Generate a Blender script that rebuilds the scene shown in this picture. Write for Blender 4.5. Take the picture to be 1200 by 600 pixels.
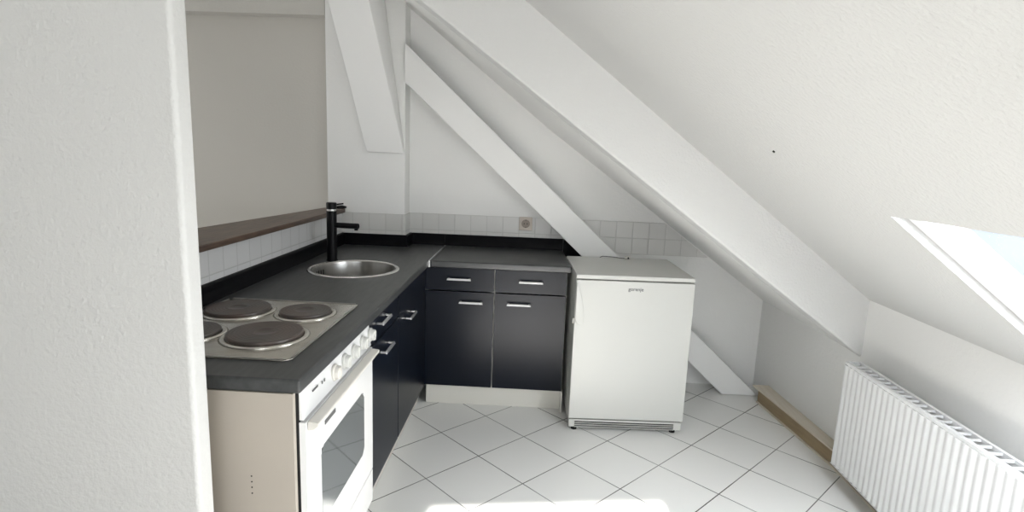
import bpy, bmesh, math, random
from mathutils import Vector, Matrix
random.seed(4)
S = bpy.context.scene
C = S.collection
for o in list(bpy.data.objects):
    bpy.data.objects.remove(o)

# ------------------------------------------------------------ camera
cam_d = bpy.data.cameras.new('camera'); cam = bpy.data.objects.new('camera', cam_d); C.objects.link(cam)
R_ = Vector((0.99836736, 0.04297364, 0.03762829)); U_ = Vector((-0.04435922, 0.16830982, 0.98473553)); F_ = Vector((-0.03598446, 0.98479697, -0.16994131))
m = Matrix(((R_.x, U_.x, -F_.x, .59260), (R_.y, U_.y, -F_.y, -3.09798), (R_.z, U_.z, -F_.z, 1.44385), (0, 0, 0, 1)))
cam.matrix_world = m
cam_d.sensor_width = 36; cam_d.lens = 663.35 * 36 / 1200
cam_d.clip_start = .02
S.camera = cam

# ------------------------------------------------------------ light
S.view_settings.view_transform = 'Standard'; S.view_settings.look = 'None'
S.view_settings.gamma = 1; S.view_settings.use_curve_mapping = False
S.view_settings.exposure = 0.04
W = bpy.data.worlds.new('world'); S.world = W; W.use_nodes = True
W.node_tree.nodes['Background'].inputs[0].default_value = (.80, .90, 1, 1)
W.node_tree.nodes['Background'].inputs[1].default_value = 1.2
REAR_Y = -4.4; TILT = .14          # the terrace-door wall stands slightly askew
def rear(x): return REAR_Y + TILT * (x - .67)
sd = bpy.data.lights.new('sun', 'SUN'); sd.energy = 20; sd.angle = math.radians(.6); sd.color = (1, .965, .915)
sun = bpy.data.objects.new('sun', sd); C.objects.link(sun)
DOOR_TOP = 2.05
sdir = Vector((.03, (-.86 - (rear(.67) - .14)), -DOOR_TOP)).normalized()
sun.rotation_euler = sdir.to_track_quat('-Z', 'Y').to_euler()
def area(name, loc, target, sx, sy, e, col):
    d = bpy.data.lights.new(name, 'AREA'); d.shape = 'RECTANGLE'; d.size = sx; d.size_y = sy; d.energy = e; d.color = col
    o = bpy.data.objects.new(name, d); C.objects.link(o); o.location = loc
    o.rotation_euler = (Vector(target) - Vector(loc)).to_track_quat('-Z', 'Z').to_euler()
    return o
# daylight entering through the terrace door and the window beside it
area('terrace_daylight', (.67, rear(.67) - .10, 1.05), (.67 - .14, rear(.67) + 1, 1.05), .9, 1.95, 15, (.95, .97, 1))
# roof window in the right-hand slope (its slope is z = 2.133 - .767 (x - .51))
WX0, WX1, WY0, WY1 = 1.56, 2.08, -2.40, -1.52
def area_slope(e):
    xm = (WX0 + WX1) / 2; z = 2.133 - .767 * (xm - .51); n = Vector((-.767, 0, -1)).normalized()
    p = Vector((xm, (WY0 + WY1) / 2, z)) - n * .11
    d = bpy.data.lights.new('roof_window_daylight', 'AREA'); d.shape = 'RECTANGLE'; d.size = .60; d.size_y = .83; d.energy = e; d.color = (.90, .95, 1)
    o = bpy.data.objects.new('roof_window_daylight', d); C.objects.link(o)
    x = Vector((1, 0, -.767)).normalized(); zz = -n; y = zz.cross(x)
    o.matrix_world = Matrix(((x.x, y.x, zz.x, p.x), (x.y, y.y, zz.y, p.y), (x.z, y.z, zz.z, p.z), (0, 0, 0, 1)))
area_slope(36)
# fill lamp added in the room beyond the serving opening to brighten the niche
area('next_room_fill', (-3.45, -.75, 1.5), (0, -.75, 1.3), 1.0, 1.2, 16, (1, .98, .95))

# ------------------------------------------------------------ materials
def mat(name, col, rough=.6, metal=0, spec=.5, bump=None, coat=0):
    """bump = (scale, distance, detail)"""
    M = bpy.data.materials.new(name); M.use_nodes = True; nt = M.node_tree; b = nt.nodes['Principled BSDF']
    b.inputs['Base Color'].default_value = (*col, 1); b.inputs['Roughness'].default_value = rough
    b.inputs['Metallic'].default_value = metal; b.inputs['Specular IOR Level'].default_value = spec
    b.inputs['Coat Weight'].default_value = coat
    if bump:
        tc = nt.nodes.new('ShaderNodeTexCoord'); n = nt.nodes.new('ShaderNodeTexNoise'); bp = nt.nodes.new('ShaderNodeBump')
        n.inputs['Scale'].default_value = bump[0]; n.inputs['Detail'].default_value = bump[2]
        bp.inputs['Distance'].default_value = bump[1]; bp.inputs['Strength'].default_value = 1
        nt.links.new(tc.outputs['Object'], n.inputs['Vector']); nt.links.new(n.outputs['Fac'], bp.inputs['Height'])
        nt.links.new(bp.outputs['Normal'], b.inputs['Normal'])
    return M
def N(nt, t, **k):
    n = nt.nodes.new(t)
    for a, v in k.items(): setattr(n, a, v)
    return n
def mathn(nt, op, a, b=None):
    n = N(nt, 'ShaderNodeMath', operation=op)
    for i, x in enumerate((a, b)):
        if x is None: continue
        if isinstance(x, (int, float)): n.inputs[i].default_value = x
        else: nt.links.new(x, n.inputs[i])
    return n.outputs[0]
def grid_mat(name, col, grout, s1, s2, axes, off, width, rough, rot=0, vary=0, crack=0, scale_noise=3):
    """square tiles: object coordinates, axes such as 'XY', joints of the given width"""
    M = mat(name, col, rough); nt = M.node_tree; b = nt.nodes['Principled BSDF']
    tc = N(nt, 'ShaderNodeTexCoord'); sp = N(nt, 'ShaderNodeSeparateXYZ'); nt.links.new(tc.outputs['Object'], sp.inputs[0])
    a = sp.outputs[axes[0]]; c = sp.outputs[axes[1]]
    a = mathn(nt, 'SUBTRACT', a, off[0]); c = mathn(nt, 'SUBTRACT', c, off[1])
    cs, sn = math.cos(rot), math.sin(rot)
    u = mathn(nt, 'ADD', mathn(nt, 'MULTIPLY', a, cs), mathn(nt, 'MULTIPLY', c, sn))
    w = mathn(nt, 'ADD', mathn(nt, 'MULTIPLY', a, -sn), mathn(nt, 'MULTIPLY', c, cs))
    masks = []; cells = []
    for q, s in ((u, s1), (w, s2)):
        d = mathn(nt, 'DIVIDE', q, s); cells.append(mathn(nt, 'ROUND', mathn(nt, 'SUBTRACT', d, .5)))
        near = mathn(nt, 'ROUND', d)
        dist = mathn(nt, 'MULTIPLY', mathn(nt, 'ABSOLUTE', mathn(nt, 'SUBTRACT', d, near)), s)
        mr = N(nt, 'ShaderNodeMapRange'); nt.links.new(dist, mr.inputs[0])
        mr.inputs[1].default_value = width * .5; mr.inputs[2].default_value = width * .5 + .0012
        mr.inputs[3].default_value = 1; mr.inputs[4].default_value = 0
        masks.append(mr.outputs[0])
    mk = mathn(nt, 'MAXIMUM', masks[0], masks[1])
    # worn, lighter stretches in the joints
    no = N(nt, 'ShaderNodeTexNoise'); no.inputs['Scale'].default_value = scale_noise; nt.links.new(tc.outputs['Object'], no.inputs['Vector'])
    r = N(nt, 'ShaderNodeMapRange'); nt.links.new(no.outputs['Fac'], r.inputs[0]); r.inputs[1].default_value = .4; r.inputs[2].default_value = .65
    r.inputs[3].default_value = 1; r.inputs[4].default_value = 1 - crack
    mk2 = mathn(nt, 'MULTIPLY', mk, r.outputs[0])
    cv = N(nt, 'ShaderNodeCombineXYZ'); nt.links.new(cells[0], cv.inputs[0]); nt.links.new(cells[1], cv.inputs[1])
    wn = N(nt, 'ShaderNodeTexWhiteNoise'); nt.links.new(cv.outputs[0], wn.inputs[0])
    hs = N(nt, 'ShaderNodeMix', data_type='RGBA'); nt.links.new(wn.outputs['Value'], hs.inputs[0])
    hs.inputs[6].default_value = (*col, 1); hs.inputs[7].default_value = (*[x * (1 - vary) for x in col], 1)
    mx = N(nt, 'ShaderNodeMix', data_type='RGBA'); nt.links.new(mk2, mx.inputs[0]); nt.links.new(hs.outputs[2], mx.inputs[6])
    mx.inputs[7].default_value = (*grout, 1); nt.links.new(mx.outputs[2], b.inputs['Base Color'])
    inv = mathn(nt, 'SUBTRACT', 1, mk); bp = N(nt, 'ShaderNodeBump'); bp.inputs['Distance'].default_value = .0012
    nt.links.new(inv, bp.inputs['Height']); nt.links.new(bp.outputs['Normal'], b.inputs['Normal'])
    rr = mathn(nt, 'ADD', mathn(nt, 'MULTIPLY', mk, .5), rough); nt.links.new(rr, b.inputs['Roughness'])
    return M
def noise_mat(name, c1, c2, rough, scale, stretch=(1, 1, 1), metal=0, lo=.35, hi=.65, bump=0, spec=.5):
    M = mat(name, c1, rough, metal, spec); nt = M.node_tree; b = nt.nodes['Principled BSDF']
    tc = N(nt, 'ShaderNodeTexCoord'); mp = N(nt, 'ShaderNodeMapping'); mp.inputs['Scale'].default_value = stretch
    n = N(nt, 'ShaderNodeTexNoise'); n.inputs['Scale'].default_value = scale; n.inputs['Detail'].default_value = 6
    nt.links.new(tc.outputs['Object'], mp.inputs[0]); nt.links.new(mp.outputs[0], n.inputs['Vector'])
    cr = N(nt, 'ShaderNodeValToRGB'); cr.color_ramp.elements[0].position = lo; cr.color_ramp.elements[1].position = hi
    cr.color_ramp.elements[0].color = (*c1, 1); cr.color_ramp.elements[1].color = (*c2, 1)
    nt.links.new(n.outputs['Fac'], cr.inputs[0]); nt.links.new(cr.outputs[0], b.inputs['Base Color'])
    if bump:
        bp = N(nt, 'ShaderNodeBump'); bp.inputs['Distance'].default_value = bump; nt.links.new(n.outputs['Fac'], bp.inputs['Height'])
        nt.links.new(bp.outputs['Normal'], b.inputs['Normal'])
    return M
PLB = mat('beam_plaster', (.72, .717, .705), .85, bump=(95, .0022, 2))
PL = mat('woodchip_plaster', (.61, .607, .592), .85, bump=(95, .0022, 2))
PLS = mat('smooth_plaster', (.86, .855, .835), .8, bump=(60, .0015, 2))
PAINT = mat('painted_timber', (.86, .855, .84), .7, bump=(30, .001, 2))
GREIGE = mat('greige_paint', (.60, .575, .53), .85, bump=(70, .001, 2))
GREIGE2 = mat('pale_greige_shade', (.62, .60, .56), .85, bump=(70, .001, 2))  # greige here stands in for the dimmer light on the lintel
FLOOR = grid_mat('floor_tiles', (.86, .855, .83), (.022, .02, .018), .3103, .3103, 'XY', (-.0706, -.1018), .0032, .30, rot=-.7756, vary=.04, crack=.35)
TILE = grid_mat('wall_tiles', (.72, .71, .685), (.60, .59, .565), .105, .105, 'XZ', (.077, .8595), .003, .35, vary=.06)
TILEL = grid_mat('wall_tiles_side', (.68, .68, .68), (.56, .56, .55), .103, .105, 'YZ', (-.952, .8595), .003, .35, vary=.05)
WORK = noise_mat('worktop_laminate', (.040, .042, .043), (.060, .062, .062), .38, 60, (1, .15, 1), bump=.0002)
WORKB = noise_mat('worktop_laminate_back', (.040, .042, .043), (.060, .062, .062), .38, 60, (.15, 1, 1), bump=.0002)
UPS = mat('upstand_black', (.003, .003, .004), .5, spec=.12)
DOOR = mat('black_blue_lacquer', (.0035, .0055, .011), .31, spec=.17)
CARC = mat('white_carcass', (.62, .61, .58), .5)
KICK = mat('cream_plinth', (.70, .68, .62), .5)
ALU = mat('brushed_aluminium', (.72, .72, .72), .35, 1)
CHR = mat('satin_handle', (.80, .80, .80), .28, .85)
STEEL = noise_mat('brushed_steel', (.62, .61, .59), (.34, .33, .31), .30, 9, (1, 1, .02), metal=1)
STEELH = noise_mat('worn_hob_steel', (.74, .72, .67), (.55, .53, .48), .26, 9, (1, 1.6, 1), metal=1, lo=.3, hi=.75)
BLK = mat('matt_black', (.003, .003, .004), .4, spec=.18)
RUB = mat('rubber', (.01, .01, .01), .8)
ENA = mat('white_enamel', (.60, .60, .57), .36)
ENA2 = mat('oven_enamel', (.76, .76, .755), .25)
BEI = mat('aged_white_plastic', (.66, .635, .585), .35)
PANEL = noise_mat('bare_side_panel', (.45, .405, .345), (.40, .36, .31), .6, 2.2, lo=.3, hi=.7)
GLASS = mat('dark_oven_glass', (.27, .29, .30), .05, .75, .5)
WOOD = noise_mat('dark_walnut', (.13, .080, .055), (.060, .036, .025), .38, 14, (6, .6, 6), bump=.0004)
BOXW = noise_mat('beige_boxing', (.70, .64, .54), (.64, .57, .46), .55, 8, (6, .4, 6))
BOXF = noise_mat('brown_boxing_front', (.36, .27, .15), (.29, .21, .12), .55, 8, (6, .4, 6))
DARK = mat('dark_gap', (.012, .012, .012), .7)
SOCK = mat('cream_socket', (.62, .55, .48), .4)
GREYP = mat('grey_print', (.12, .12, .12), .5)
PANE = bpy.data.materials.new('window_glass'); PANE.use_nodes = True; _n = PANE.node_tree; _n.nodes.remove(_n.nodes['Principled BSDF'])
_t = N(_n, 'ShaderNodeBsdfTransparent'); _g = N(_n, 'ShaderNodeBsdfGlossy'); _g.inputs['Roughness'].default_value = .02; _m = N(_n, 'ShaderNodeMixShader'); _m.inputs[0].default_value = .06
_n.links.new(_t.outputs[0], _m.inputs[1]); _n.links.new(_g.outputs[0], _m.inputs[2]); _n.links.new(_m.outputs[0], _n.nodes['Material Output'].inputs[0])
RAD = mat('radiator_white', (.82, .82, .82), .3)
# cast-iron plate: concentric rings and rusty-brown wear
def iron():
    M = mat('cast_iron_plate', (.05, .04, .035), .38); nt = M.node_tree; b = nt.nodes['Principled BSDF']
    tc = N(nt, 'ShaderNodeTexCoord')
    n = N(nt, 'ShaderNodeTexNoise'); n.inputs['Scale'].default_value = 9; n.inputs['Detail'].default_value = 5
    nt.links.new(tc.outputs['Object'], n.inputs['Vector'])
    cr = N(nt, 'ShaderNodeValToRGB'); cr.color_ramp.elements[0].color = (.062, .058, .054, 1); cr.color_ramp.elements[0].position = .35
    cr.color_ramp.elements[1].color = (.085, .058, .048, 1); cr.color_ramp.elements[1].position = .65
    nt.links.new(n.outputs['Fac'], cr.inputs[0]); nt.links.new(cr.outputs[0], b.inputs['Base Color'])
    return M
IRON = iron()
RIM = mat('bright_steel_rim', (.82, .81, .79), .22, 1)

# ------------------------------------------------------------ helpers
def wloc(o):
    v = Vector((0, 0, 0))
    while o: v += o.location; o = o.parent
    return v
def obj(name, bm, mt, parent=None, smooth=False, bevel=0, seg=2, local=False, subsurf=0):
    if parent is not None and not local:
        bmesh.ops.translate(bm, verts=bm.verts, vec=-wloc(parent))
    bmesh.ops.recalc_face_normals(bm, faces=bm.faces)
    me = bpy.data.meshes.new(name); bm.to_mesh(me); bm.free()
    for t in (mt if isinstance(mt, (list, tuple)) else [mt]): me.materials.append(t)
    if smooth:
        for p in me.polygons: p.use_smooth = True
    o = bpy.data.objects.new(name, me); C.objects.link(o)
    if parent is not None: o.parent = parent
    if bevel:
        b = o.modifiers.new('bevel', 'BEVEL'); b.width = bevel; b.segments = seg; b.limit_method = 'ANGLE'; b.angle_limit = math.radians(40)
        if not smooth:
            for p in me.polygons: p.use_smooth = True
            w = o.modifiers.new('wn', 'WEIGHTED_NORMAL'); w.keep_sharp = True
    return o
def thing(name, label, cat, loc=(0, 0, 0), rotz=0, group=None):
    o = bpy.data.objects.new(name, None); C.objects.link(o); o.empty_display_size = .1
    o.location = loc; o.rotation_euler = (0, 0, rotz); return tag(o, label, cat, group)
def tag(o, label, cat, group=None):
    o['label'] = label; o['category'] = cat
    if group: o['group'] = group
    return o
def struct(name, bm, mt, **k):
    o = obj(name, bm, mt, **k); o['kind'] = 'structure'; return o
def BM(): return bmesh.new()
def box(bm, x0, x1, y0, y1, z0, z1, mi=0):
    v = [bm.verts.new(p) for p in ((x0, y0, z0), (x1, y0, z0), (x1, y1, z0), (x0, y1, z0), (x0, y0, z1), (x1, y0, z1), (x1, y1, z1), (x0, y1, z1))]
    for f in ((0, 3, 2, 1), (4, 5, 6, 7), (0, 1, 5, 4), (1, 2, 6, 5), (2, 3, 7, 6), (3, 0, 4, 7)):
        bm.faces.new([v[i] for i in f]).material_index = mi
    return bm
def prism(bm, pts, vec):
    a = [bm.verts.new(p) for p in pts]; vec = Vector(vec); b = [bm.verts.new(Vector(p) + vec) for p in pts]
    bm.faces.new(a); bm.faces.new(b[::-1]); n = len(pts)
    for i in range(n): bm.faces.new([a[i], a[(i + 1) % n], b[(i + 1) % n], b[i]])
    return bm
def loft(bm, A, B):
    a = [bm.verts.new(p) for p in A]; b = [bm.verts.new(p) for p in B]; n = len(A)
    bm.faces.new(a); bm.faces.new(b[::-1])
    for i in range(n): bm.faces.new([a[i], a[(i + 1) % n], b[(i + 1) % n], b[i]])
    return bm
def lathe(bm, prof, cx=0, cy=0, n=48, axis='Z', cz=0, cap=True):
    rings = []
    for r, h in prof:
        ring = []
        for i in range(n):
            t = 2 * math.pi * i / n; a, b = r * math.cos(t), r * math.sin(t)
            p = (cx + a, cy + b, cz + h) if axis == 'Z' else ((cx + h, cy + a, cz + b) if axis == 'X' else (cx + a, cy + h, cz + b))
            ring.append(bm.verts.new(p))
        rings.append(ring)
    for a, b in zip(rings, rings[1:]):
        for i in range(n): bm.faces.new([a[i], a[(i + 1) % n], b[(i + 1) % n], b[i]])
    if cap: bm.faces.new(rings[0][::-1]); bm.faces.new(rings[-1])
    return bm
def tube(bm, pts, r, n=12):
    pts = [Vector(p) for p in pts]; rings = []
    up = Vector((0, 0, 1))
    for i, p in enumerate(pts):
        d = (pts[min(i + 1, len(pts) - 1)] - pts[max(i - 1, 0)]).normalized()
        s = d.cross(up)
        if s.length < .05: s = d.cross(Vector((1, 0, 0)))
        s.normalize(); t = s.cross(d)
        rr = r[i] if isinstance(r, (list, tuple)) else r
        rings.append([bm.verts.new(p + (s * math.cos(2 * math.pi * k / n) + t * math.sin(2 * math.pi * k / n)) * rr) for k in range(n)])
    for a, b in zip(rings, rings[1:]):
        for i in range(n): bm.faces.new([a[i], a[(i + 1) % n], b[(i + 1) % n], b[i]])
    bm.faces.new(rings[0][::-1]); bm.faces.new(rings[-1]); return bm
def plate(bm, outer, holes, z0, z1):
    edges = []
    def loop(pts):
        vs = [bm.verts.new((x, y, z1)) for x, y in pts]
        for i in range(len(vs)): edges.append(bm.edges.new((vs[i], vs[(i + 1) % len(vs)])))
    loop(outer)
    for h in holes: loop(h)
    r = bmesh.ops.triangle_fill(bm, edges=edges, use_beauty=True, use_dissolve=False)
    fs = [g for g in r['geom'] if isinstance(g, bmesh.types.BMFace)]
    e = bmesh.ops.extrude_face_region(bm, geom=fs)
    vs = [g for g in e['geom'] if isinstance(g, bmesh.types.BMVert)]
    bmesh.ops.translate(bm, verts=vs, vec=(0, 0, z0 - z1)); return bm
def circ(cx, cy, r, n=48): return [(cx + r * math.cos(2 * math.pi * i / n), cy + r * math.sin(2 * math.pi * i / n)) for i in range(n)]
def text_mesh(name, body, size, depth, mt, parent, M, bold=0):
    cu = bpy.data.curves.new(name, 'FONT'); cu.body = body; cu.size = size; cu.extrude = depth; cu.align_x = 'CENTER'; cu.align_y = 'CENTER'; cu.offset = bold
    t = bpy.data.objects.new(name + '_curve', cu); C.objects.link(t)
    dg = bpy.context.evaluated_depsgraph_get(); me = bpy.data.meshes.new_from_object(t.evaluated_get(dg)); bpy.data.objects.remove(t)
    me.transform(M); me.materials.clear(); me.materials.append(mt)
    o = bpy.data.objects.new(name, me); C.objects.link(o); o.parent = parent; return o

# ------------------------------------------------------------ the room
YB = .565                     # gable wall
YC = -.45                     # where the dropped roof slope ends towards the room
KX0, KX1 = 2.108, 2.178         # knee wall at the back, and at YC
HT = 2.45
floor = struct('floor', box(BM(), -3.4, 2.5, -5.2, 1.0, -.12, 0), FLOOR)
ceil = struct('ceiling', box(BM(), -3.4, 2.6, -5.2, YB, HT, HT + .12), PLS)
# gable wall, right of the chimney breast and behind it
struct('wall_back', prism(BM(), [(-3.4, YB, 0), (KX0 + .3, YB, 0), (KX0 + .3, YB, HT), (-3.4, YB, HT)], (0, .15, 0)), PLS)
# chimney breast carrying the blocked opening: the part left of X=-.71 is a lintel and a recess
ch = BM(); box(ch, -.712, -.222, .43, YB, 0, HT)
struct('wall_chimney', ch, PLS, bevel=.006)
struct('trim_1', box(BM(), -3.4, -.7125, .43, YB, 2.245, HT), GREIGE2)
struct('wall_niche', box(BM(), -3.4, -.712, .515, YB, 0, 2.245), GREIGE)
# low wall under the serving sill
struct('wall_left', box(BM(), -.76, -.6275, -1.85, .43, 0, 1.066), PLS)
# partition beside the camera
struct('wall_partition', box(BM(), -1.25, -.165, -1.91, -1.85, 0, HT), PL, bevel=.012, seg=4)
wo = BM(); box(wo, -3.52, -3.4, -5.2, -1.3, 0, HT); box(wo, -3.52, -3.4, -.2, YB, 0, HT); box(wo, -3.52, -3.4, -1.3, -.2, 0, .85); box(wo, -3.52, -3.4, -1.3, -.2, 2.15, HT)  # unseen opening, added for the fill lamp of the next room
struct('wall_outer', wo, PLS)
# knee wall
kn = BM()
prism(kn, [(KX0, YB, 0), (KX1, YC, 0), (KX1, YC, .70), (KX0, YB, .70)], (.12, 0, 0))
struct('wall_right', kn, PLS)
struct('wall_right_front', box(BM(), KX1, KX1 + .12, -5.2, YC, 0, .95), PLS)
# back slope (lower) and front slope
BK = [(-.378, HT), (.654, 1.640), (2.22, .511)]       # its line on the gable wall (x, z)
FT = [(-.412, HT), (.70, 1.6437), (2.29, .491)]        # and at the beam
YQ = YC + .2
bs_ = BM()
for (a0, a1), (b0, b1) in zip(zip(BK, BK[1:]), zip(FT, FT[1:])):
    loft(bs_, [(a0[0], YB, a0[1]), (a1[0], YB, a1[1]), (a1[0] + .3, YB, a1[1] + .3), (a0[0] + .3, YB, a0[1] + .3)],
         [(b0[0], YQ, b0[1]), (b1[0], YQ, b1[1]), (b1[0] + .3, YQ, b1[1] + .3), (b0[0] + .3, YQ, b0[1] + .3)])
struct('ceiling_back_slope', bs_, PLS)
f0 = (.510, YC, 2.133); f1 = (2.095, YC, .917); sl = (f1[2] - f0[2]) / (f1[0] - f0[0])
def zs(x): return f0[2] + sl * (x - f0[0])
xt = f0[0] + (HT - f0[2]) / sl
s2 = BM()
def slope_slab(bm, xa, xb, ya, yb, th=.14):
    prism(bm, [(xa, yb, zs(xa)), (xb, yb, zs(xb)), (xb, yb, zs(xb) + th), (xa, yb, zs(xa) + th)], (0, ya - yb, 0))
SE = -2.90                     # slope cut off here, out of view, to let the sun reach the floor
slope_slab(s2, xt, WX0, SE, YC + .2); slope_slab(s2, WX1, KX1 + .12, SE, YC + .2)
slope_slab(s2, WX0, WX1, SE, WY0); slope_slab(s2, WX0, WX1, WY1, YC + .2)
prism(s2, [(xt - .05, SE - .03, HT - .002), (xt - .005, SE - .03, HT - .004), (KX1 + .119, SE - .03, zs(KX1 + .119)), (KX1 + .119, SE - .03, HT - .002)], (0, .0295, 0))
struct('ceiling_front_slope', s2, PL)
wf = BM()
def wf_bar(x0, x1, y0, y1): prism(wf, [(x0, y0, zs(x0) + .03), (x1, y0, zs(x1) + .03), (x1, y0, zs(x1) + .09), (x0, y0, zs(x0) + .09)], (0, y1 - y0, 0))
wf_bar(WX0, WX0 + .04, WY0, WY1); wf_bar(WX1 - .04, WX1, WY0, WY1); wf_bar(WX0 + .04, WX1 - .04, WY0, WY0 + .05); wf_bar(WX0 + .04, WX1 - .04, WY1 - .05, WY1)
w2 = struct('window_2', wf, RAD, bevel=.004)
pn = BM(); prism(pn, [(WX0 + .04, WY0 + .05, zs(WX0 + .04) + .058), (WX1 - .04, WY0 + .05, zs(WX1 - .04) + .058), (WX1 - .04, WY0 + .05, zs(WX1 - .04) + .062), (WX0 + .04, WY0 + .05, zs(WX0 + .04) + .062)], (0, WY1 - WY0 - .10, 0))
obj('pane', pn, PANE, w2)
struct('wall_right_rear', box(BM(), KX1 + .12, KX1 + .24, -5.2, SE, 0, HT), PLS)  # unseen, closes the side where the slope is cut off for the sun
# dropped roof beam: front face between the two slopes
rb = BM()
lo = lambda x: 2.12 - .725 * (x - .043)
prism(rb, [(-.412, YC, lo(-.412)), (KX1 + .05, YC, lo(KX1 + .05)), (KX1 + .05, YC, zs(KX1 + .05) + .03), (xt + .03, YC, HT)], (0, .2, 0))
tag(obj('roof_beam', rb, PLB, bevel=.012, seg=3), 'broad white plastered roof beam sloping down across the right side above the refrigerator', 'beam', 'white roof timbers')
# rear wall with the terrace door and a window, askew by TILT
def rearbox(bm, x0, x1, z0, z1, d0=0, d1=.14):
    prism(bm, [(x0, rear(x0) - d1, z0), (x1, rear(x1) - d1, z0), (x1, rear(x1) - d0, z0), (x0, rear(x0) - d0, z0)], (0, 0, z1 - z0))
rw = BM(); D0, D1 = .14, 1.22; 
rearbox(rw, -3.4, D0, 0, HT)
rearbox(rw, D0, D1, DOOR_TOP, HT); rearbox(rw, D1, 2.4, 0, HT)
struct('wall_rear', rw, PLS)
fr = BM(); rearbox(fr, D0 - .001, D0 + .045, 0, DOOR_TOP, .04, .10); rearbox(fr, D1 - .045, D1 + .001, 0, DOOR_TOP, .04, .10); rearbox(fr, D0 + .045, D1 - .045, DOOR_TOP - .05, DOOR_TOP + .001, .04, .10)
struct('door_1', fr, RAD)

# ------------------------------------------------------------ roof timbers
bA = BM()
loft(bA, [(-.59, .15, 2.26), (-.363, .15, 2.266), (-.363, .43, 2.339), (-.62, .43, 2.339)], [(-.446, .375, 1.449), (-.216, .375, 1.447), (-.222, .43, 1.447), (-.44, .43, 1.449)])
# continue the upper end to the ceiling
def ext(p, q, z):
    p, q = Vector(p), Vector(q); t = (z - q.z) / (p.z - q.z); return tuple(q + (p - q) * t)
bA.free(); bA = BM()
lows = [(-.446, .375, 1.449), (-.2165, .375, 1.447), (-.2150, .385, 1.447), (-.2225, .429, 1.447), (-.44, .429, 1.449)]
ups = [(-.59, .15, 2.26), (-.363, .15, 2.266), (-.309, .26, 2.295), (-.35, .429, 2.339), (-.62, .429, 2.339)]
loft(bA, [ext(u, l, 2.445) for u, l in zip(ups, lows)], lows)
tag(obj('roof_strut', bA, PAINT, bevel=.005), 'steep white strut ending half way down the chimney breast above the sink', 'beam', 'white roof timbers')
bB = BM()
prism(bB, [(-.221, .39, 1.873), (-.221, .39, 2.10), (2.075, .39, .002), (1.845, .39, .002)], (0, .10, 0))
tag(obj('diagonal_brace', bB, PAINT, bevel=.006), 'long diagonal white timber running down behind the refrigerator to the floor', 'beam', 'white roof timbers')

# pipe boxing along the knee wall
def kx(y): return KX0 + (YB - y) * (KX1 - KX0) / (YB - YC) if y > YC else KX1
def fx(y): return 2.035 + (.30 - y) * .112 if y > YC else 2.035 + (.30 - YC) * .112
pbt = BM(); ys = [.30, YC, -2.6]
bx = thing('pipe_boxing', 'low beige and brown wooden pipe boxing along the foot of the right wall', 'skirting', (2.1, 0, 0))
def strip(bm, ys, xa, xb, z0, z1):
    for a, b in zip(ys, ys[1:]):
        loft(bm, [(xa(a), a, z0), (xb(a), a, z0), (xb(a), a, z1), (xa(a), a, z1)], [(xa(b), b, z0), (xb(b), b, z0), (xb(b), b, z1), (xa(b), b, z1)])
    return bm
strip(pbt, [.36] + ys[1:], lambda y: fx(y) - .006, lambda y: kx(y) - .001, .080, .090)
obj('top_board', pbt, BOXW, bx)
obj('front_board', strip(BM(), ys, fx, lambda y: fx(y) + .012, .010, .079), BOXF, bx)
obj('bottom_bead', strip(BM(), ys, lambda y: fx(y) - .008, lambda y: fx(y) + .012, .001, .0098), BOXW, bx)

# ------------------------------------------------------------ wall tiles
t1 = BM()
box(t1, -.6275, -.221, .425, .4299, .93, 1.070); 
box(t1, -.221, -.2165, .425, .5599, .93, 1.070)
prism(t1, [(-.2165, .5595, .86), (1.725, .5595, .86), (1.435, .5595, 1.070), (-.2165, .5595, 1.070)], (0, .005, 0))
tag(obj('tile_backsplash', t1, TILE), 'band of pale grey wall tiles on the back wall above the dark upstand', 'tiles', 'backsplash tiles')
t2b = box(BM(), -.6274, -.6225, -1.845, .425, .86, 1.0655)
tag(obj('tile_backsplash', t2b, TILEL), 'band of white wall tiles under the dark wooden sill beside the hob', 'tiles', 'backsplash tiles')

# serving sill
si = BM(); prism(si, [(-.600, .428, 1.0665), (-.600, -1.849, 1.0665), (-1.02, -1.849, 1.0665), (-.735, .428, 1.0665)], (0, 0, .026))
tag(obj('window_sill', si, WOOD, bevel=.004), 'long dark brown wooden sill on the low wall behind the hob', 'sill')

# ------------------------------------------------------------ worktops
ZT, TH = .867, .038
SX, SY, SR = -.300, -.340, .226
wl = thing('worktop', 'long black worktop with the hob and round sink on the left side', 'worktop', (-.3, -.7, ZT - TH), 0, 'black worktops')
a = BM(); plate(a, [(-.6220, -1.757), (.0165, -1.757), (.0165, .5585), (-.2150, .5585), (-.2150, .4240), (-.6220, .424)], [circ(SX, SY, SR - .02)], ZT - TH, ZT)
obj('top', a, WORK, wl, bevel=.008, seg=4)
u = BM()
def upst(bm, p, q, n, z0=ZT, z1=.940, d=.02):
    # slightly concave upstand profile swept from p to q, n points into the room
    prof = [(0, z0), (d * 1.0, z0), (d * .85, z0 + .012), (d * .72, z0 + .04), (d * .75, z1 - .006), (d * .55, z1), (0, z1)]
    A = [(p[0] + n[0] * a, p[1] + n[1] * a, z) for a, z in prof]; B = [(q[0] + n[0] * a, q[1] + n[1] * a, z) for a, z in prof]
    loft(bm, A, B)
upst(u, (-.6215, -1.757), (-.6215, .424), (1, 0)); upst(u, (-.6215, .4245), (-.216, .4245), (0, -1)); upst(u, (-.2155, .405), (-.2155, .559), (1, 0)); upst(u, (-.2155, .559), (.0165, .559), (0, -1))
obj('upstand', u, UPS, wl)
wb = thing('worktop', 'short black worktop over the two drawer cabinets on the back wall', 'worktop', (.4, .2, ZT - TH), 0, 'black worktops')
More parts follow.
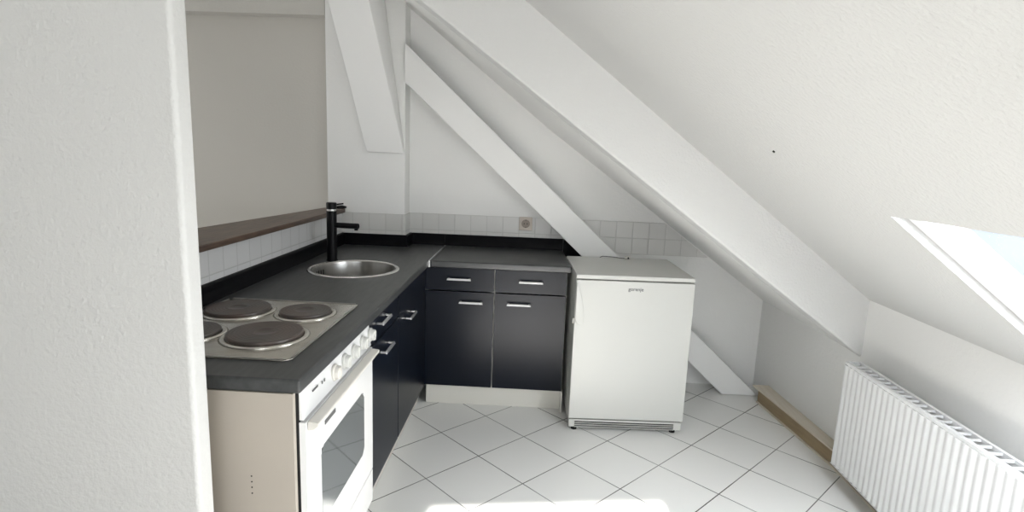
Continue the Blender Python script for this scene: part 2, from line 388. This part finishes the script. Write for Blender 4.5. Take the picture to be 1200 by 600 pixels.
a = BM(); plate(a, [(.0265, -.020), (.813, -.020), (.788, .5585), (.0265, .5585)], [], ZT - TH, ZT)
obj('top', a, WORKB, wb, bevel=.008, seg=4)
u = BM(); upst(u, (.0175, .559), (.787, .559), (0, -1))
obj('upstand', u, UPS, wb)
obj('joint_strip', box(BM(), 0.0175, .0255, -.0205, .536, ZT - TH, ZT + .0015), ALU, wb)

q = BM(); upst(q, (.7895, .559), (.955, .559), (0, -1), z0=.80)  # black continuation of the upstand past the worktop end
tag(obj('black_strip', q, UPS), 'short black strip on the wall between worktop and diagonal timber', 'strip')
# ------------------------------------------------------------ cabinets
def handle_y(bm, x0, x1, z, y=0, out=.03):      # flat bar on two posts, on a front facing -Y
    prism(bm, [(x0, y - out, z - .005), (x1, y - out, z - .005), (x1 - .003, y - out + .004, z + .006), (x0 + .003, y - out + .004, z + .006)], (0, .006, 0))
    for x in (x0 + .004, x1 - .014): box(bm, x, x + .010, y - out + .006, y, z - .003, z + .005)
def handle_x(bm, y0, y1, z, x=0, out=.03):      # the same on a front facing +X
    prism(bm, [(x + out, y0, z - .005), (x + out, y1, z - .005), (x + out - .004, y1 - .003, z + .006), (x + out - .004, y0 + .003, z + .006)], (-.006, 0, 0))
    for y in (y0 + .002, y1 - .012): box(bm, x, x + out - .006, y, y + .010, z - .003, z + .005)
ZB, ZD = .127, .694
def cab_back(x0, x1, label, hx):
    t = thing('base_cabinet', label, 'cabinet', ((x0 + x1) / 2, .28, ZB), 0, 'black base cabinets')
    b = BM(); w = .016
    box(b, x0, x0 + w, .0205, .53, ZB, .828); box(b, x1 - w, x1, .0205, .53, ZB, .828); box(b, x0 + w, x1 - w, .0205, .53, ZB, ZB + w)
    box(b, x0 + w, x1 - w, .50, .53, ZB + w, .828); box(b, x0 + w, x1 - w, .0205, .10, .812, .828)
    obj('body', b, CARC, t)
    g = .0025
    dr = obj('drawer', box(BM(), x0 + g, x1 - g, .001, .019, ZD + .003, .8265), DOOR, t, bevel=.0015)
    h = BM(); c = (x0 + x1) / 2; handle_y(h, c - .068, c + .068, .766, .001); obj('handle', h, CHR, dr, bevel=.0015)
    do = obj('door', box(BM(), x0 + g, x1 - g, .001, .019, ZB + .002, ZD - .003), DOOR, t, bevel=.0015)
    h = BM(); handle_y(h, hx - .068, hx + .068, .634, .001); obj('handle', h, CHR, do, bevel=.0015)
    return t
cab_back(-.010, .387, 'black drawer and door cabinet in the inner corner of the back run', .258)
cab_back(.389, .794, 'black drawer and door cabinet directly left of the refrigerator', .528)
# cabinets of the left run, fronts facing +X
def cab_left(y0, y1, label, drawer, hyc, group='black base cabinets'):
    t = thing('base_cabinet', label, 'cabinet', (-.29, (y0 + y1) / 2, ZB), 0, group)
    b = BM(); w = .016
    box(b, -.57, -.0205, y0, y0 + w, ZB, .828); box(b, -.57, -.0205, y1 - w, y1, ZB, .828); box(b, -.57, -.0205, y0 + w, y1 - w, ZB, ZB + w)
    box(b, -.59, -.571, y0, y1, ZB, .60)
    obj('body', b, CARC, t); g = .003; zt = .8265
    if drawer:
        dr = obj('drawer', box(BM(), -.019, -.001, y0 + g, y1 - g, .718 + .003, .8265), DOOR, t, bevel=.0015)
        h = BM(); handle_x(h, hyc - .07, hyc + .07, .790, -.001); obj('handle', h, CHR, dr, bevel=.0015); zt = .715
    do = obj('door', box(BM(), -.019, -.001, y0 + g, y1 - g, ZB + .002, zt), DOOR, t, bevel=.0015)
    h = BM(); q = hyc + (.05 if drawer else .17)
    handle_x(h, q - .07, q + .07, .655 if drawer else .668, -.001); obj('handle', h, CHR, do, bevel=.0015)
    return t
cab_left(-1.122, -.642, 'black drawer and door cabinet on the left run beside the white oven', True, -.93)
cab_left(-.640, -.012, 'black corner cabinet below the round sink', False, -.60)
# plinths
pk = box(BM(), .0, .790, .045, .060, .001, ZB - .001); box(pk, .7905, .800, .0, .40, .001, ZB - .001)
tag(obj('plinth', pk, KICK), 'cream plinth board under the two back wall cabinets', 'plinth', 'plinths')
pl = box(BM(), -.065, -.050, -1.12, .04, .001, ZB - .001)
tag(obj('plinth', pl, KICK), 'cream plinth board under the black left run cabinets', 'plinth', 'plinths')

# ------------------------------------------------------------ end panel
ep = box(BM(), -.60, -.0035, -1.757, -1.741, .001, .8285)
e = thing('end_panel', 'tall bare greige end panel below the near end of the worktop', 'panel', (-.3, -1.75, 0))
obj('board', ep, PANEL, e, bevel=.001)
hb = BM()
for z in (.594, .578, .562, .545): lathe(hb, [(.0022, -.0004), (.0022, .0)], -.12, -1.757, 10, 'Y', z)
obj('peg_holes', hb, DARK, e)

# ------------------------------------------------------------ oven
OY0, OY1, OX = -1.738, -1.128, .020
ov = thing('built_in_oven', 'white electric oven with knobs built in under the worktop', 'oven', (-.28, -1.43, 0))
b = box(BM(), -.56, -.008, OY0 + .02, OY1 - .003, .10, .826); box(b, -.50, -.05, OY0 + .03, OY1 - .02, .001, .10)
obj('body', b, ENA2, ov)
side = box(BM(), -.007, .002, OY0 + .002, OY1, .10, .826); obj('gap_shade_strip', side, DARK, ov)  # dark colour puts in the shaded gap beside the end panel
cp = BM(); prism(cp, [(.003, OY0, .748), (OX - .004, OY0, .748), (OX - .012, OY0, .826), (.003, OY0, .826)], (0, OY1 - OY0, 0))
cp = obj('control_panel', cp, ENA2, ov, bevel=.002)
for k in range(5):
    y = -1.500 + k * .0925
    kb = BM(); lathe(kb, [(.026, -.004), (.026, .003), (.0215, .005), (.020, .015), (.018, .017)], OX - .006, y, 28, 'X', .789)
    box(kb, OX + .009, OX + .0135, y - .004, y + .004, .771, .807)
    kn_ = obj('knob', kb, BEI if k == 0 else ENA, cp, smooth=False, bevel=.0008)
    if k == 0: kn_['label'] = 'aged beige oven knob with a number scale'
pr = BM()
for y, w in ((-1.598, .006), (-1.580, .006)): box(pr, OX - .008, OX - .0065, y - w / 2, y + w / 2, .793, .801)
obj('indicator_light', pr, GREYP, cp)
pt = BM()
for k in range(5): box(pt, OX - .0085, OX - .0062, -1.668 + k * .008, -1.663 + k * .008, .798, .803)
obj('printed_marks', pt, GREYP, cp)
dz0, dz1 = .262, .742
dr = BM(); box(dr, .003, OX, OY0, -1.632, dz0, dz1); box(dr, .003, OX, -1.240, OY1, dz0, dz1)
box(dr, .003, OX, -1.632, -1.240, .613, dz1); box(dr, .003, OX, -1.632, -1.240, dz0, .388)
dd = obj('oven_door', dr, ENA2, ov)
g = BM(); c = .022
y0, y1, z0, z1 = -1.636, -1.236, .384, .617
prism(g, [(OX - .004, y0 + c, z0), (OX - .004, y1 - c, z0), (OX - .004, y1, z0 + c), (OX - .004, y1, z1 - c), (OX - .004, y1 - c, z1), (OX - .004, y0 + c, z1), (OX - .004, y0, z1 - c), (OX - .004, y0, z0 + c)], (.0055, 0, 0))
gl = obj('glass_pane', g, GLASS, dd); gl['label'] = 'dark reflective oven window with cut corners'
h = BM(); prism(h, [(OX + .001, OY0 + .010, .714), (OX + .018, OY0 + .010, .718), (OX + .030, OY0 + .010, .728), (OX + .030, OY0 + .010, .738), (OX + .001, OY0 + .010, .741)], (0, OY1 - OY0 - .02, 0))
obj('oven_handle', h, BEI, dd, bevel=.003)
obj('grip_slot', box(BM(), OX + .0003, OX + .002, -1.605, -1.520, .672, .684), GREYP, dd)  # flat dark bar colours in the shaded grip slot under the handle
obj('warming_drawer', box(BM(), .003, OX, OY0, OY1, .130, .256), ENA2, ov, bevel=.002)

# ------------------------------------------------------------ hob
HZ = ZT + .0006
hob = thing('electric_hob', 'worn stainless hob with four solid hotplates on the near worktop', 'hob', (-.31, -1.32, HZ))
hx0, hx1, hy0, hy1 = -.565, -.062, -1.638, -1.018
a = BM(); cc = .018
def rr(x0, x1, y0, y1, c): return [(x0 + c, y0), (x1 - c, y0), (x1, y0 + c), (x1, y1 - c), (x1 - c, y1), (x0 + c, y1), (x0, y1 - c), (x0, y0 + c)]
prism(a, [(x, y, HZ) for x, y in rr(hx0, hx1, hy0, hy1, cc)], (0, 0, .004))
obj('steel_tray', a, STEELH, hob, bevel=.0018, seg=2)
bead = BM()
for x0, x1, y0, y1 in ((hx0, hx1, hy0, hy0 + .007), (hx0, hx1, hy1 - .007, hy1), (hx0, hx0 + .007, hy0 + .007, hy1 - .007), (hx1 - .007, hx1, hy0 + .007, hy1 - .007)):
    box(bead, x0 + (.012 if x1 - x0 > .1 else 0), x1 - (.012 if x1 - x0 > .1 else 0), y0 + (.01 if x1 - x0 < .1 else 0), y1 - (.01 if x1 - x0 < .1 else 0), HZ + .004, HZ + .0065)
obj('raised_edge', bead, STEEL, hob, bevel=.001)
for i, (cx, cy, r) in enumerate(((-.445, -1.185, .108), (-.205, -1.178, .088), (-.225, -1.440, .113), (-.455, -1.452, .086))):
    z = HZ + .004
    p = BM()
    prof = [(r - .002, z + .002), (r, z + .006), (r, z + .0125), (r - .003, z + .015)]
    k = r - .012
    while k > .040:
        prof += [(k + .004, z + .015), (k + .003, z + .0147), (k, z + .0147), (k - .001, z + .015)]; k -= .011
    prof += [(.030, z + .015), (.027, z + .0125), (.004, z + .0125)]
    lathe(p, prof, cx, cy, 64); hp = obj('hotplate', p, IRON, hob, smooth=True)
    q = BM(); lathe(q, [(r + .020, z), (r + .014, z + .0045), (r + .008, z + .0055), (r + .002, z + .005), (r - .002, z + .001)], cx, cy, 64)
    obj('rim', q, STEELH, hp, smooth=True)

# ------------------------------------------------------------ sink
sk = thing('round_sink', 'round stainless steel sink bowl set into the black worktop', 'sink', (SX, SY, ZT))
q = BM()
lathe(q, [(SR - .022, ZT + .0035), (SR - .0235, ZT + .001), (SR - .0245, ZT - .006), (SR - .026, ZT - .06), (SR - .029, ZT - .128), (SR - .040, ZT - .150), (SR - .070, ZT - .160), (.045, ZT - .164)], SX, SY, 96, cap=False)
o = obj('bowl', q, STEEL, sk, smooth=True); sm = o.modifiers.new('thick', 'SOLIDIFY'); sm.thickness = .0008; sm.offset = -1
q = BM(); lathe(q, [(SR, ZT + .0006), (SR - .002, ZT + .0042), (SR - .008, ZT + .0055), (SR - .014, ZT + .0052), (SR - .020, ZT + .004), (SR - .0215, ZT + .0006)], SX, SY, 96, cap=False)
obj('sink_rim', q, RIM, sk, smooth=True)
dr_ = BM(); lathe(dr_, [(.046, ZT - .164), (.044, ZT - .160), (.036, ZT - .163), (.03, ZT - .168)], SX, SY, 40); obj('drain', dr_, CHR, sk, smooth=True)
os_ = BM()
for k in range(4):
    an = math.radians(166 + k * 5.2 - 8); rr_ = SR - .0250
    cx, cy = SX + rr_ * math.cos(an), SY + rr_ * math.sin(an); d = Vector((math.cos(an), math.sin(an), 0)); t = Vector((-d.y, d.x, 0)) * .003
    P = Vector((cx, cy, 0)) - d * .002
    prism(os_, [tuple(P - t + Vector((0, 0, ZT - .052))), tuple(P + t + Vector((0, 0, ZT - .052))), tuple(P + t + Vector((0, 0, ZT - .027))), tuple(P - t + Vector((0, 0, ZT - .027)))], tuple(d * .004))
obj('overflow_slots', os_, DARK, sk)

# ------------------------------------------------------------ tap
FX, FY = -.479, -.150
tp = thing('mixer_tap', 'tall matt black mixer tap standing behind the round sink', 'tap', (FX, FY, ZT))
q = BM(); lathe(q, [(.030, ZT + .0005), (.030, ZT + .006), (.0265, ZT + .008), (.0265, ZT + .268)], FX, FY, 40)
col_ = obj('column', q, BLK, tp, bevel=.001)
q = BM(); lathe(q, [(.024, ZT + .268), (.0245, ZT + .277)], FX, FY, 40); rg = obj('ring', q, CHR, tp); rg['label'] = 'thin chrome ring'
q = BM(); lathe(q, [(.0265, ZT + .277), (.0268, ZT + .308), (.024, ZT + .312)], FX, FY, 40); cap_ = obj('cap', q, BLK, tp, bevel=.001)
dv = Vector((.150, -.030, .002)).normalized(); st = Vector((FX, FY, 1.060))
q = BM(); tube(q, [st + dv * .01, st + dv * .155], .0145, 24)
sp = obj('spout', q, BLK, tp, bevel=.001)
q = BM(); tip = st + dv * .143; tube(q, [tip + Vector((0, 0, -.012)), tip + Vector((0, 0, -.022))], .010, 20); obj('aerator', q, BLK, sp)
q = BM(); lv = Vector((.9, .35, .12)).normalized(); s0 = Vector((FX, FY, ZT + .298)); tube(q, [s0 + lv * .02, s0 + lv * .062], .0045, 12); obj('lever', q, BLK, cap_)

# small black thing on the sill
q = BM()
tube(q, [(-.700, .385, 1.103), (-.665, .372, 1.105), (-.63, .366, 1.104), (-.60, .374, 1.106), (-.585, .395, 1.104)], [.006, .010, .009, .011, .007], 12)
tag(obj('small_object', q, BLK, smooth=True), 'small flat black object lying on the far end of the wooden sill', 'object')

# ------------------------------------------------------------ refrigerator
FRW, FRD, FRH = .618, .560, .866
fg = thing('refrigerator', 'white under-counter refrigerator beside the black cabinets', 'refrigerator', (.826, -.218, 0), .040)
def L(n, bm, mt, par=None, **k): return obj(n, bm, mt, par or fg, local=True, **k)
L('cabinet', box(BM(), .004, FRW - .004, .058, FRD, .020, FRH - .026), ENA, bevel=.006)
L('gasket', box(BM(), .010, FRW - .010, .030, .0575, .0635, FRH - .032), DARK)
L('top_lid', box(BM(), -.001, FRW + .001, .002, FRD + .008, FRH - .0235, FRH), ENA, bevel=.005, seg=3)
# door with a scooped grip in its left edge
d = BM(); g0, g1 = FRH - .090, FRH - .270
n = 14; pts = [(FRW, .0725), (FRW, FRH - .029), (0, FRH - .029)]
for i in range(n + 1):
    t = i / n; z = g0 + (g1 - g0) * t; pts.append((.0008 + .034 * math.sin(math.pi * t) ** .75 * (1 - .25 * t), z))
pts.append((0, .0725))
prism(d, [(x, .0122, z) for x, z in pts], (0, .0175, 0))
# thin front skin whose edge curves less, so the grip reads as a scoop
dob = L('door', box(BM(), 0, FRW, 0.000, .012, .0725, FRH - .029), ENA, bevel=.004, seg=3)
L('door_core', d, ENA, dob)
gr = BM()
outer = []
for i in range(19):
    t = i / 18; outer.append((.006 + .040 * (1 - (1 - t) ** 2.2) , FRH - .045 - .205 * t))
outer += [(.043, FRH - .258), (.034, FRH - .266), (.020, FRH - .262), (.008, FRH - .250), (.002, FRH - .225), (.002, FRH - .045)]
prism(gr, [(x, -.020, z) for x, z in outer], (0, .0195, 0))
L('grip', gr, ENA, dob, bevel=.007, seg=4)
L('hinge_cover', box(BM(), -.008, .006, .010, .040, .600, .628), CARC, dob, bevel=.002)
text_mesh('brand_lettering', 'gorenje', .026, .0004, GREYP, dob, Matrix.Translation((.312, -.0006, .797)) @ Matrix.Rotation(math.pi / 2, 4, 'X'), .0004)
# base grille
bs = L('base_panel', box(BM(), .004, FRW - .004, .010, .057, .018, .0625), ENA, bevel=.003)
sl_ = BM()
for k in range(3): box(sl_, .035, FRW - .045, .0085, .014, .0475 - k * .0115, .0525 - k * .0115)
L('grille_slots', sl_, DARK, bs)
sv = BM()
for k in range(3): box(sv, .035, FRW - .045, .0045, .0105, .0435 - k * .0115, .0465 - k * .0115)
L('grille_bars', sv, ENA, bs)
for x, y in ((.035, .03), (FRW - .045, .03), (.035, FRD - .05), (FRW - .045, FRD - .05)):
    f = BM(); lathe(f, [(.016, .0005), (.016, .008), (.010, .009), (.010, .0195)], x, y, 20); L('foot', f, RUB)

# cable on the fridge
q = BM(); Z = FRH + .004
tube(q, [(1.005, .322, Z), (1.02, .34, Z + .004), (1.05, .345, Z + .003), (1.09, .340, Z + .002), (1.13, .325, Z), (1.155, .318, Z + .001), (1.166, .315, Z + .004)], .0022, 8)
cb = thing('loose_cable', 'short loose cable lying on the back of the refrigerator top', 'cable', (1.08, .33, FRH))
obj('wire', q, GREYP, cb, smooth=True)
q = BM(); tube(q, [(1.152, .318, Z + .006), (1.186, .310, Z + .006)], .0095, 14); obj('plug', q, BEI, cb)
q = BM(); tube(q, [(1.172, .300, Z + .005), (1.174, .310, Z + .005)], .006, 12); obj('plug_pin', q, BLK, cb)

# ------------------------------------------------------------ socket
so = thing('wall_socket', 'square cream wall socket on the grey tiles', 'socket', (.540, .559, 1.030))
q = BM(); box(q, .497, .583, .549, .5592, .986, 1.073); obj('cover_plate', q, SOCK, so, bevel=.004)
q = BM(); lathe(q, [(.033, -.0125), (.031, -.0125), (.027, -.006), (.0265, -.004)], .540, .559, 36, 'Y', 1.030, cap=False)
obj('socket_ring', q, SOCK, so, smooth=True)
q = BM(); lathe(q, [(.027, -.0108), (.027, -.0104)], .540, .559, 36, 'Y', 1.030); obj('socket_well', q, mat('socket_shadow', (.30, .25, .21), .5), so)
q = BM()
for dx in (-.0095, .0095): lathe(q, [(.0032, -.0118), (.0032, -.0109)], .540 + dx, .559, 12, 'Y', 1.030)
for dz in (-.0255, .0215): box(q, .5375, .5425, .5465, .5485, 1.030 + dz, 1.034 + dz)
obj('contacts', q, BLK, so)

# ------------------------------------------------------------ radiator
RX = 2.035
ra = thing('radiator', 'white ribbed panel radiator on the right wall', 'radiator', (2.1, -1.3, .09))
q = BM(); y = -.625; prof = []
step = .036; yy = -.580
pts = [(RX + .018, -.567), (RX + .004, -.571)]
while yy > -1.95:
    pts += [(RX, yy), (RX, yy - .014), (RX + .0045, yy - .020), (RX + .0045, yy - .030)]; yy -= step
pts += [(RX, yy), (RX + .018, yy - .004)]
prism(q, [(x, y_, .092) for x, y_ in pts], (0, 0, .485))
obj('front_panel', q, RAD, ra, bevel=.0015)
obj('bottom_cap', box(BM(), RX + .001, RX + .020, yy, -.569, .088, .0915), RAD, ra)
obj('rear_panel', box(BM(), RX + .066, RX + .078, yy, -.571, .092, .577), RAD, ra, bevel=.002)
obj('side_cover', box(BM(), RX + .0185, RX + .0655, -.574, -.5695, .100, .590), RAD, ra)
q = BM()
for k in range(31): box(q, RX + .02, RX + .064, -.585 - k * .044 - .006, -.585 - k * .044, .580, .588)
box(q, RX + .004, RX + .019, yy, -.5745, .578, .590); box(q, RX + .0655, RX + .078, yy, -.5745, .578, .590)
obj('top_grille', q, RAD, ra)
for yb in (-.80, -1.75): obj('bracket', box(BM(), RX + .079, KX1 - .0005, yb - .02, yb + .02, .15, .52), RAD, ra)

# small dark screw in the slope
q = BM(); nrm = Vector((sl, 0, -1)).normalized(); xs_, ys_ = 1.339, -1.249
p = Vector((xs_, ys_, zs(xs_))); tube(q, [p - nrm * .002, p + nrm * .004], .004, 12)
tag(obj('screw', q, DARK), 'tiny dark screw head in the white sloping ceiling', 'screw')
